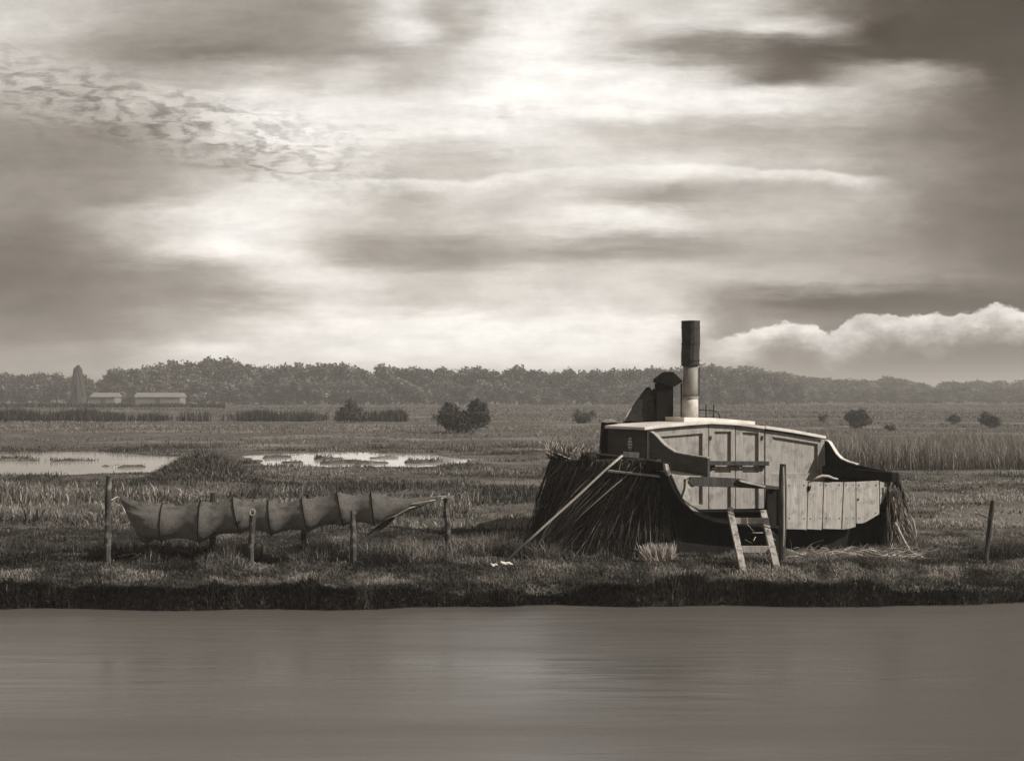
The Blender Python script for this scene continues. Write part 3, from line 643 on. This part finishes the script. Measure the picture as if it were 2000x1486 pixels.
# chimney
def onroof(px, py, back): return BB(px, py, back)
cb = onroof(1347, 816, .75); dC = cb.y
def C(px, py): return P(px, py, dC)
sc_ = dC/F
chim = MB().tube([C(1347.5, 820), C(1347.5, 790), C(1348, 777)], [16.5*sc_, 16.2*sc_, 15.5*sc_], 20).build('chimney', BASEM, boat, 0, True)
MB().tube([C(1348, 778), C(1348, 774)], 17*sc_, 20).build('collar', PIPEM, chim)
MB().tube([C(1348, 775), C(1348.2, 745), C(1348.5, 712)], [14.2*sc_, 14.4*sc_, 14.6*sc_], 20).build('pipe', PIPEM, chim, 0, True)
MB().tube([C(1348.7, 715), C(1348.7, 712.5), C(1348.5, 712), C(1348.2, 690), C(1349.4, 668), C(1349, 630), C(1349, 626.8)], [17.3*sc_, 18*sc_, 17.6*sc_, 17.9*sc_, 17.7*sc_, 18.2*sc_, 18.6*sc_], 16, .025).build('cowl', IRON, chim)
for y_ in (640, 672, 704): MB().tube([C(1348.9, y_+.8), C(1348.9, y_-.8)], 18.9*sc_, 16, .01).build('seam_ring', IRON, chim)
MB().tube([C(1366, 716), C(1365.5, 760), C(1365, 816)], .009, 6).build('stay_wire', IRON, chim)
# iron rack behind the chimney
mb = MB(); dR = BB(1390, 812, 1.4).y
for x_ in (1379, 1394): mb.tube([P(x_, 790, dR), P(x_, 819, dR)], .012, 6)
mb.tube([P(1364, 800, dR), P(1395, 802, dR), P(1402, 805, dR), P(1405, 811, dR), P(1406, 819, dR)], .011, 6)
mb.build('iron_rack', IRON, boat)
# hooded vent box
dV = BB(1300, 815, .9).y
def Vp(px, py, k=0): return P(px, py, dV+k)
vent = MB().prism([Vp(1282, 748), Vp(1315, 752), Vp(1315, 822), Vp(1282, 822)], (0, .3, 0)).build('vent_box', TAR, boat, .008)
MB().prism([Vp(1280, 740, -.05), Vp(1299, 726, -.05), Vp(1315, 726, -.05), Vp(1334, 745, -.05), Vp(1316, 756, -.05), Vp(1281, 746, -.05)], (0, .42, 0)).build('hood', TAR, vent, .006)
MB().beam(Vp(1331, 748, .1), Vp(1331, 815, .1), .03, .03, (0, 1, 0)).build('stay', DARKW, vent)
# dark canvas bundled against the box
random.seed(5)
out_ = [(1218, 822), (1222, 812), (1234, 795), (1243, 782), (1252, 770), (1262, 757), (1268, 755), (1274, 762), (1277, 758), (1281, 764), (1282, 822)]
a = [Vp(x, y, .0+.1*random.random()) for x, y in out_]; b_ = [Vp(x+random.uniform(-1, 1), y+2, .45) for x, y in out_]; md = [Vp((x-1255)*1.06+1255, y+4, .22) for x, y in out_]
nA = len(out_); v = a+md+b_; f = [tuple(range(nA)), tuple(range(3*nA-1, 2*nA-1, -1))]+[(j*nA+i, (j+1)*nA+i, (j+1)*nA+(i+1) % nA, j*nA+(i+1) % nA) for j in (0, 1) for i in range(nA)]
cvs = mesh('canvas_heap', v, f, CANVAS, None, 0, False, (a[5].x, a[5].y, 2.15)); cvs.location = (Vp(1255, 820).x, dV, 2.15)
tag(cvs, 'dark bundled canvas leaning beside the hooded vent on the cabin roof', 'canvas')
for vv_ in cvs.data.vertices: vv_.co += Vector((a[5].x, a[5].y, 2.15))-Vector((Vp(1255, 820).x, dV, 2.15))
tag(MB().tube([Vp(1218, 822, -.05), Vp(1226, 808, -.05), Vp(1233, 796, -.05)], .014, 6).build('stick', GREYW, None, 0, False, Vp(1218, 822)), 'short pale stick propped on the canvas on the roof', 'stick')
# dark locker at the back left corner, pale lid
dK = 24.25
lk = empty('locker', P(1190, 888, dK), 'dark upright box with a ragged pale top at the left end of the cabin', 'box')
MB().prism([P(1177, 825, dK), P(1207, 826, dK), P(1206, 894, dK), P(1172, 892, dK)], (0, .4, 0)).build('body', TAR, lk, .01)
MB().prism([P(1174, 824, dK-.04), P(1180, 820, dK-.04), P(1194, 818.5, dK-.04), P(1208, 824, dK-.04), P(1196, 824.5, dK-.04), P(1186, 826, dK-.04)], (0, .46, 0)).build('lid', PLANK, lk, .004)

# ------------------------------------------------------------------ reed stack against the hull
def strands(name, A, Bp, w, tn, mt, parent, bow=.15, segs=4, origin=(0, 0, 0)):
    n = len(A); t = np.linspace(0, 1, segs+1); D = Bp-A; Lg = np.linalg.norm(D, axis=1)
    sd = np.cross(D, rng.normal(size=(n, 3))); sd /= np.linalg.norm(sd, axis=1)[:, None]
    bw_ = rng.normal(size=(n, 3))*bow*Lg[:, None]*.25
    V = np.empty((n, segs+1, 2, 3))
    for i, q in enumerate(t):
        c = A+D*q+bw_*math.sin(math.pi*q)*np.array([1, 1, .4]); ww = w[:, None]*(1-.5*q)/2
        V[:, i, 0] = c-sd*ww; V[:, i, 1] = c+sd*ww
    k = (np.arange(n)*(segs+1)*2)[:, None]+np.arange(segs)[None]*2
    Fc = np.stack([k, k+1, k+3, k+2], -1).reshape(-1)
    return bigmesh(name, V.reshape(-1, 3), Fc, np.full(n*segs, 4), mt, np.repeat(tn, (segs+1)*2), parent, origin)
rs = empty('reed_stack', (2.0, 22.0, 0), 'dark fan of reeds stacked against the left side of the boat hull', 'reed stack')
ro = np.array([2.0, 22.0, 0]); en = np.array(e); nn_ = np.array(n_); g0 = np.array(gl0)
def ground_pt(px, d): x = (px-1000)/F*d; return np.stack([x, d, terrain(x, d)], 1)
# wall group
n = 10000; s = 1.2+2.45*rng.random(n); A = g0-nn_*s[:, None]-en*rng.uniform(.05, .28, n)[:, None]; A[:, 2] += rng.uniform(-.12, .06, n)+.34*(fb(s, 0*s, 2.2, 3)-.5)
off = rng.uniform(.2, .75, n)*(1.0-.35*sm(2.6, 3.6, s)); Bq = g0-nn_*(s+rng.normal(0, .22, n))[:, None]-en*(.12+off)[:, None]; Bq[:, 2] = terrain(Bq[:, 0], Bq[:, 1])-.02
strands('reeds', A-ro, Bq-ro, rng.uniform(.014, .03, n), np.clip(rng.beta(1, 18, n), 0, 1), REED, rs, .12)
# fan group
n = 9000; pc = rng.normal(1222, 26, n).clip(1165, 1290); dA = 21.75+(1222-pc)*.006+rng.normal(0, .08, n); A = np.stack([(pc-1000)/F*dA, dA, H-(897-HY+rng.uniform(-2, 40, n)**1.0*.5)/F*dA], 1)
pb = 1222+(pc-1222)*1.2+rng.normal(-22, 74, n); pb = np.where(pb > 1328, 1328-rng.uniform(0, 60, n), pb); pb = np.where(pb < 1028, 1028+rng.uniform(0, 90, n), pb)
Bq = ground_pt(pb, 21.05+.45*rng.random(n)+np.abs(pb-1215)*.0012)
strands('reeds', A-ro, Bq-ro, rng.uniform(.010, .02, n), np.clip(rng.beta(1, 14, n)+.35*(rng.random(n) < .05), 0, 1), REED, rs, .22)
n = 600; s = rng.uniform(1.5, 3.6, n); A = g0-nn_*s[:, None]-en*rng.uniform(.2, .4, n)[:, None]; A[:, 2] -= rng.uniform(0, 1.2, n)
Bq = A+np.stack([rng.normal(-.12, .12, n), rng.normal(-.05, .12, n), -rng.uniform(.1, .5, n)], 1)
strands('stray_stalks', A-ro, Bq-ro, rng.uniform(.008, .016, n), np.clip(rng.beta(1, 7, n), 0, 1), REED, rs, .4)
# solid core so no light leaks through
v = []; f = []; K = 12
for i in range(K+1):
    q = 3.6-2.85*i/K; tp_ = gl0-n_*q-e*.02; tp_.z += -.05; bt = tp_-e*.16; bt.z = -.1; v += [tp_, bt]
f = [(2*i, 2*i+1, 2*i+3, 2*i+2) for i in range(K)]
m0 = len(v)
for i in range(K+1):
    q = i/K; tp_ = P(1185+80*q, 912, 22.15-.6*q); bt = ground_pt(np.array([1085+215*q]), np.array([21.75-.12*q]))[0]; v += [tp_, Vector(bt)]
f += [(m0+2*i, m0+2*i+1, m0+2*i+3, m0+2*i+2) for i in range(K)]
cr = mesh('reed_core', v, f, TAR, rs); q = cr.modifiers.new('t', 'SOLIDIFY'); q.thickness = .06
# cut ends bristling on top
n = 1500; s = 3.8-1.5*rng.random(n)**1.3; A = g0-nn_*s[:, None]-en*rng.uniform(-.1, .25, n)[:, None]; A[:, 2] -= .04
Bq = A+np.stack([rng.normal(.03, .10, n)-.03*sm(3.3, 4.2, s), rng.normal(0, .1, n), rng.uniform(.06, .34, n)*(.4+.6*sm(2.2, 3.5, s))], 1)
strands('cut_reed_ends', A-ro, Bq-ro, rng.uniform(.012, .03, n), rng.uniform(.1, 1.0, n)**1.2, REED, rs, .3)
# pale sheaf at its foot
sf = empty('reed_sheaf', P(1288, 1094, 20.9), 'small pale sheaf of cut reed at the foot of the dark fan', 'sheaf'); so3 = np.array(sf.location)
n = 700; Bq = ground_pt(rng.uniform(1262, 1314, n), 20.85+rng.uniform(-.1, .1, n)); Bq[:, 2] += .06; A = Bq.copy(); A[:, 0] += (Bq[:, 0]-2.31)*.35+rng.normal(-.02, .03, n); A[:, 2] += rng.uniform(.04, .27, n)
strands('stalks', Bq-so3, A-so3, rng.uniform(.008, .018, n), rng.uniform(.5, 1, n), REED, sf, .2)
# right hand side: ragged bark and reeds leaning on the hull end
sr = empty('reed_bundle', P(1755, 1085, 22.3), 'pale ragged bundle of reeds leaning on the right end of the hull', 'reed bundle'); so4 = np.array(sr.location)
n = 1500; q = rng.random(n); A = np.stack([(1742+rng.normal(0, 5, n)-1000)/F*22.75, 22.75+rng.normal(0, .07, n), H-(rng.uniform(945, 1010, n)-HY)/F*22.75], 1)
Bq = ground_pt(1768+rng.normal(0, 13, n), 22.5+rng.normal(0, .12, n)); tt = rng.uniform(.45, 1, n)[:, None]; Bq = A+(Bq-A)*tt
strands('stalks', A-so4, Bq-so4, rng.uniform(.012, .026, n), np.clip(rng.beta(1.1, 4, n)+.6*(rng.random(n) < .35), 0, 1), REED, sr, .2)
n = 600; A = np.stack([(rng.uniform(1733, 1757, n)-1000)/F*22.8, 22.8+rng.normal(0, .07, n), H-(rng.uniform(938, 990, n)-HY)/F*22.8], 1); Bq = A+np.stack([rng.normal(.03, .07, n), rng.normal(0, .05, n), -rng.uniform(.2, .6, n)], 1)
strands('rough_stalks', A-so4, Bq-so4, rng.uniform(.02, .05, n), rng.beta(1, 9, n), REED, sr, .3)
tag(MB().tube([P(1748, 1020, 21.9), P(1765, 1055, 21.8), P(1786, 1091, 21.6)], .022, 8).build('pole', GREYW, None, 0, True, P(1786, 1091, 21.6)), 'thin pale pole leaning over the right reed bundle', 'pole')
MB().tube([E(1747, 940, -.1), P(1744, 975, 22.75), P(1738, 1015, 22.75), P(1734, 1080, 22.75)], [.10, .085, .11, .13], 9, .25).build('rough_stempost', DARKW, boat)
# loose straw under the hull and by the ladder
ls = []
n = 700; A = ground_pt(rng.uniform(1540, 1800, n), rng.uniform(21.0, 21.8, n)); A[:, 2] += rng.uniform(0, .12, n); Bq = A+np.stack([rng.normal(0, .2, n), rng.normal(0, .12, n), rng.normal(.02, .06, n)], 1)
st_ = strands('loose_straw', A, Bq, rng.uniform(.006, .014, n), rng.uniform(.25, 1, n), REED, None, .5); tag(st_, 'scattered loose straw under the right end of the hull', 'straw', kind='stuff')
tg = empty('straw_wisp', P(1480, 1060, 20.9), 'few pale straw wisps caught behind the ladder rungs', 'straw'); to = np.array(tg.location)
pr = [((1460, 1024), (1472, 1037)), ((1455, 1053), (1470, 1061)), ((1486, 1060), (1498, 1087)), ((1505, 1035), (1512, 1042)), ((1508, 1048), (1515, 1055)), ((1476, 1048), (1472, 1056)), ((1490, 1040), (1470, 1040))]
A = np.array([tuple(P(*a, 20.55)) for a, b in pr]); Bq = np.array([tuple(P(*b, 20.5)) for a, b in pr])
strands('straws', A-to, Bq-to, np.full(len(pr), .014), np.full(len(pr), .8), REED, tg, .1)

# ------------------------------------------------------------------ ladder, post, rope
ft = 20.02
lad = empty('ladder', P(1485, 1116, ft), 'short pale wooden ladder with two steps leaning on the open end of the hull', 'ladder')
tp = 21.0
ll = [(P(1425, 993, tp), P(1452, 1117, ft)), (P(1490, 998, tp), P(1519, 1117, ft))]
for a, b in ll: MB().beam(a, b, .06, .095, (1, 0, 0)).build('rail', GREYW, lad, .004)
for y0, y1, d_ in ((1011, 1020, 20.86), (1066, 1076, 20.41)):
    t_ = ((y0+y1)/2-993)/(1117-993); xa = 1425+27*t_; xb = 1490+29*t_
    MB().prism([P(xa-2, y0, d_-.05), P(xb+7, y0, d_-.05), P(xb+7, y1+3, d_-.05), P(xa-2, y1+3, d_-.05)], (0, .03, 0)).build('step', PLANK, lad, .004)
def post(px0, py0, px1, py1, wpx, label, cat='post', d=None, group=None, kinks=0, m=POSTM, depth=.6, top=None, wob=.17, name='wooden_post'):
    d = d or H*F/(py1-HY); a = P(px0, py0, d); b = P(px1, py1, d); b.z = min(b.z, float(terrain(b.x, b.y)))-.12; pts = []; r = wpx/2*d/F
    random.seed(int(px0*3+py0))
    for i in range(9):
        t = i/8; p = a.lerp(b, t); p.x += kinks*math.sin(t*3.1)*.05+random.uniform(-1, 1)*r*.12; pts.append(p)
    o = MB().tube(pts, [r*(.93+.1*i/8) for i in range(9)], 9, wob).build(name, m, None, .004, False, (b.x, b.y, 0))
    return tag(o, label, cat, group)
post(1529, 906, 1527, 1098, 13.5, 'stout dark mooring post with a pale streak standing before the boat hull', name='mooring_post', m=DARKW, d=20.7)
# pale streak of bare wood on that post
pz = bpy.context.scene.objects['mooring_post']
sk = MB().tube([P(1530, 912, 20.62), P(1530.5, 960, 20.62), P(1531, 1030, 20.61), P(1530, 1066, 20.62)], [.012, .016, .014, .008], 6).build('bare_streak', PLANK, None)
sk.parent = pz; sk.location = -Vector(pz.location)
tag(MB().tube([P(1216, 889, 20.95), P(1185, 915, 20.9), P(1130, 967, 20.85), P(1060, 1030, 20.75), P(994, 1091, 20.7)], .019, 8, .12).build('mooring_rope', ROPE, None, 0, True, P(994, 1091, 20.7)), 'taut pale rope running from the gunwale down to the grass', 'rope')
tag(MB().beam(P(1214, 887, 21.0), P(1246, 889, 21.3), .06, .09).build('cleat', DARKW, boat, .008))
for k, (a_, b_, c_, d_, lb) in enumerate(((958, 1101, 972, 1105, 'left small white scrap lying on the grass at the rope end'), (978, 1098, 1001, 1104, 'longer white scrap on the grass right under the rope end'))):
    p, q = P(a_, b_-1, 20.25), P(c_, d_-1, 20.25); mb = MB(); mb.tube([p, p.lerp(q, .35)+Vector((0, 0, -.02)), p.lerp(q, .7)+Vector((0, 0, .012)), q], [.012, .028, .02, .015], 7, .3)
    tag(mb.build('white_scrap', WHITE, None, 0, False, p), lb, 'scrap')

# ------------------------------------------------------------------ eel net and its posts
dn = 20.75
net = empty('eel_net', P(500, 1050, dn), 'long brown eel net held open by hoops, hung between posts to dry', 'net')
NET = mat('brown_net', g(.08), g(.27), 75, .9, .9, spec=.04, c3=g(.10), s3=7, trans=.08)
t_ = NET.node_tree; mo_ = t_.nodes['Material Output']; src_ = mo_.inputs[0].links[0].from_socket; tp_s = t_.nodes.new('ShaderNodeBsdfTransparent'); mx_ = t_.nodes.new('ShaderNodeMixShader'); mx_.inputs[0].default_value = .2; t_.links.new(src_, mx_.inputs[1]); t_.links.new(tp_s.outputs[0], mx_.inputs[2]); t_.links.new(mx_.outputs[0], mo_.inputs[0])
hoops = [((318, 983.5), (316, 1057)), ((393, 978), (390, 1060)), ((455, 970), (470, 1041)), ((524, 977), (531, 1045)), ((589, 972), (602, 1038)), ((658, 960), (671, 1027)), ((724, 961), (731, 1026))]
rings = [((231, 969), (270, 1049), .05, 1.0), ((240, 972), (283, 1053), .16, 1.0), ((258, 978), (293, 1054), .24, .6), ((280, 984), (303, 1052), .28, .3)]
def hr(h): return math.hypot(h[0][0]-h[1][0], h[0][1]-h[1][1])/2*dn/F
def sub(a, b, k):
    out = []
    for i in range(1, k):
        t = i/k; s = math.sin(math.pi*t)
        out.append(((a[0][0]*(1-t)+b[0][0]*t, a[0][1]*(1-t)+b[0][1]*t+7.5*s), (a[1][0]*(1-t)+b[1][0]*t, a[1][1]*(1-t)+b[1][1]*t-8.5*s), hr(a)*(1-t)+hr(b)*t-.09*s, .25*s+.02))
    return out
for i, h in enumerate(hoops):
    rings.append((h[0], h[1], hr(h)*.92, 0))
    if i < len(hoops)-1: rings += sub(h, hoops[i+1], 8)
rings += [((745, 966.5), (745, 1019), .19, .0), ((765, 971.5), (762, 1010), .15, .0), ((790, 973.5), (785, 1002), .11, .2), ((815, 973), (812, 993), .07, .5), ((838, 971), (836, 983), .035, .5), ((862, 969), (862, 974), .015, 0)]
seg = 40; v = []; f = []
for k, (tp_, bt, dr_, fold) in enumerate(rings):
    T_ = P(*tp_, dn); Bm = P(*bt, dn); c = (T_+Bm)/2; up = (T_-Bm)/2
    for j in range(seg):
        a_ = 2*math.pi*j/seg; rr = 1+.012*random.uniform(-1, 1)+fold*.26*math.sin(a_*11+k*.35)*(abs(math.cos(a_-.3)))
        # front belly hangs a little lower than the back
        v.append(c+up*math.cos(a_)*rr+Vector((.12*math.sin(a_)*0-.0, -dr_*math.sin(a_)*rr, 0))+Vector((.10*dr_*math.sin(a_), 0, 0)))
for k in range(len(rings)-1):
    for j in range(seg): f.append((k*seg+j, k*seg+(j+1) % seg, (k+1)*seg+(j+1) % seg, (k+1)*seg+j))
nb = mesh('net_body', v, f, NET, net, 0, True)
for h in hoops:
    T_, Bm = P(*h[0], dn), P(*h[1], dn); c = (T_+Bm)/2; up = (T_-Bm)/2*1.012; dr_ = hr(h)*.94
    MB().tube([c+up*math.cos(t)+Vector((.10*dr_*math.sin(t), -dr_*math.sin(t), 0)) for t in [i*2*math.pi/28 for i in range(29)]], .0095, 6, 0, False).build('hoop', TAR, net, 0, True)
MB().tube([P(231, 969, dn), P(225, 972, dn-.1), P(214, 978, 20.5)], .008, 6).tube([P(231, 969, dn), P(238, 985, dn-.1), P(252, 1022, dn-.2), P(270, 1049, dn)], .012, 6).build('head_rope', ROPE, net)
MB().tube([P(770, 1008, dn-.1), P(800, 992, dn-.1), P(876, 970, 20.9)], .009, 6).tube([P(805, 984, dn-.1), P(840, 978, dn-.08), P(876, 971, 20.9)], .008, 6).tube([P(735, 1022, dn), P(768, 1008, dn-.1)], .009, 6).tube([P(828, 972, dn), P(876, 968, 20.9)], .007, 6).build('tail_cord', ROPE, net)
NP = 'posts holding the eel net'
post(212, 929, 209, 1110, 13, 'tallest net post, standing clear at the left end of the eel net', d=20.45, group=NP)
post(417, 962, 414, 1117, 14, 'thick short post below the third bay of the eel net', d=21.1, group=NP)
post(493, 1000, 489, 1113, 12, 'net post with a loop of cord on its head, in front of the net', d=20.4, group=NP)
lp = MB().tube([P(493+5*math.cos(t), 1000+6*math.sin(t), 20.35) for t in [i*.52 for i in range(13)]], .009, 5, 0, False).build('cord_loop', ROPE, None)
ps = [o for o in COL.objects if o.name.startswith('wooden_post')][-1]
lp.parent = ps; lp.location = -Vector(ps.location)
post(604, 965, 597, 1106, 11, 'bent net post with a sunlit side behind the middle of the net', d=21.1, group=NP, kinks=-1.2)
post(689, 997, 691, 1101, 12, 'net post standing in front of the last hooped bay of the net', d=20.4, group=NP)
tp6 = post(871, 968, 878, 1100, 12, 'net post with a small crosspiece at the narrow right end of the net', d=20.95, group=NP)
cp6 = MB().beam(P(863, 970.5, 20.85), P(887, 969, 20.85), .05, .03).tube([P(876, 962, 20.9), P(876, 969, 20.9)], .012, 6).build('crosspiece', GREYW, None); cp6.parent = tp6; cp6.location = -Vector(tp6.location)
tag(MB().tube([P(768, 1008, 20.9), P(715, 1052, 20.8), P(652, 1101, 20.65)], [.045, .05, .06], 8, .08).build('brace_pole', DARKW, None, 0, False, P(652, 1101, 20.65)), 'slanting dark pole propping the net behind the front post', 'pole')
tag(MB().tube([P(425, 1040, 21.2), P(540, 1022, 21.2), P(640, 1018, 21.1), P(735, 1016, 21.1)], .022, 7, .1).build('net_rail', DARKW, None, 0, False, P(600, 1020, 21.1)), 'thin dark rail running under the eel net', 'rail')
post(1939, 977, 1923, 1101, 9.5, 'thin leaning stake with a side twig near the right edge', 'stake', d=20.6, name='leaning_stake', m=DARKW)
stk = [o for o in COL.objects if o.name.startswith('leaning_stake')][0]
tw = MB().tube([P(1931, 1012, 20.55), P(1918, 1006, 20.5), P(1903, 1002, 20.5)], [.014, .01, .006], 6).build('twig', DARKW, None); tw.parent = stk; tw.location = -Vector(stk.location)

# ------------------------------------------------------------------ air
hb = [(-1650, -40, -2.6), (1650, -40, -2.6), (1650, 3050, -2.6), (-1650, 3050, -2.6), (-1650, -40, 26), (1650, -40, 26), (1650, 3050, 26), (-1650, 3050, 26)]
hm = bpy.data.materials.new('haze_air'); hm.use_nodes = True; t = hm.node_tree; t.nodes.clear()
pv_ = t.nodes.new('ShaderNodeVolumePrincipled'); pv_.inputs['Density'].default_value = .0011; pv_.inputs['Color'].default_value = (.97, .93, .88, 1); pv_.inputs['Anisotropy'].default_value = .2
oo = t.nodes.new('ShaderNodeOutputMaterial'); t.links.new(pv_.outputs[0], oo.inputs['Volume'])
hz_ = mesh('haze', hb, [(0, 3, 2, 1), (4, 5, 6, 7), (0, 1, 5, 4), (1, 2, 6, 5), (2, 3, 7, 6), (3, 0, 4, 7)], hm); tag(hz_, kind='stuff')
hz_['label'] = 'thin pale haze over the whole marsh'; hz_['category'] = 'haze'
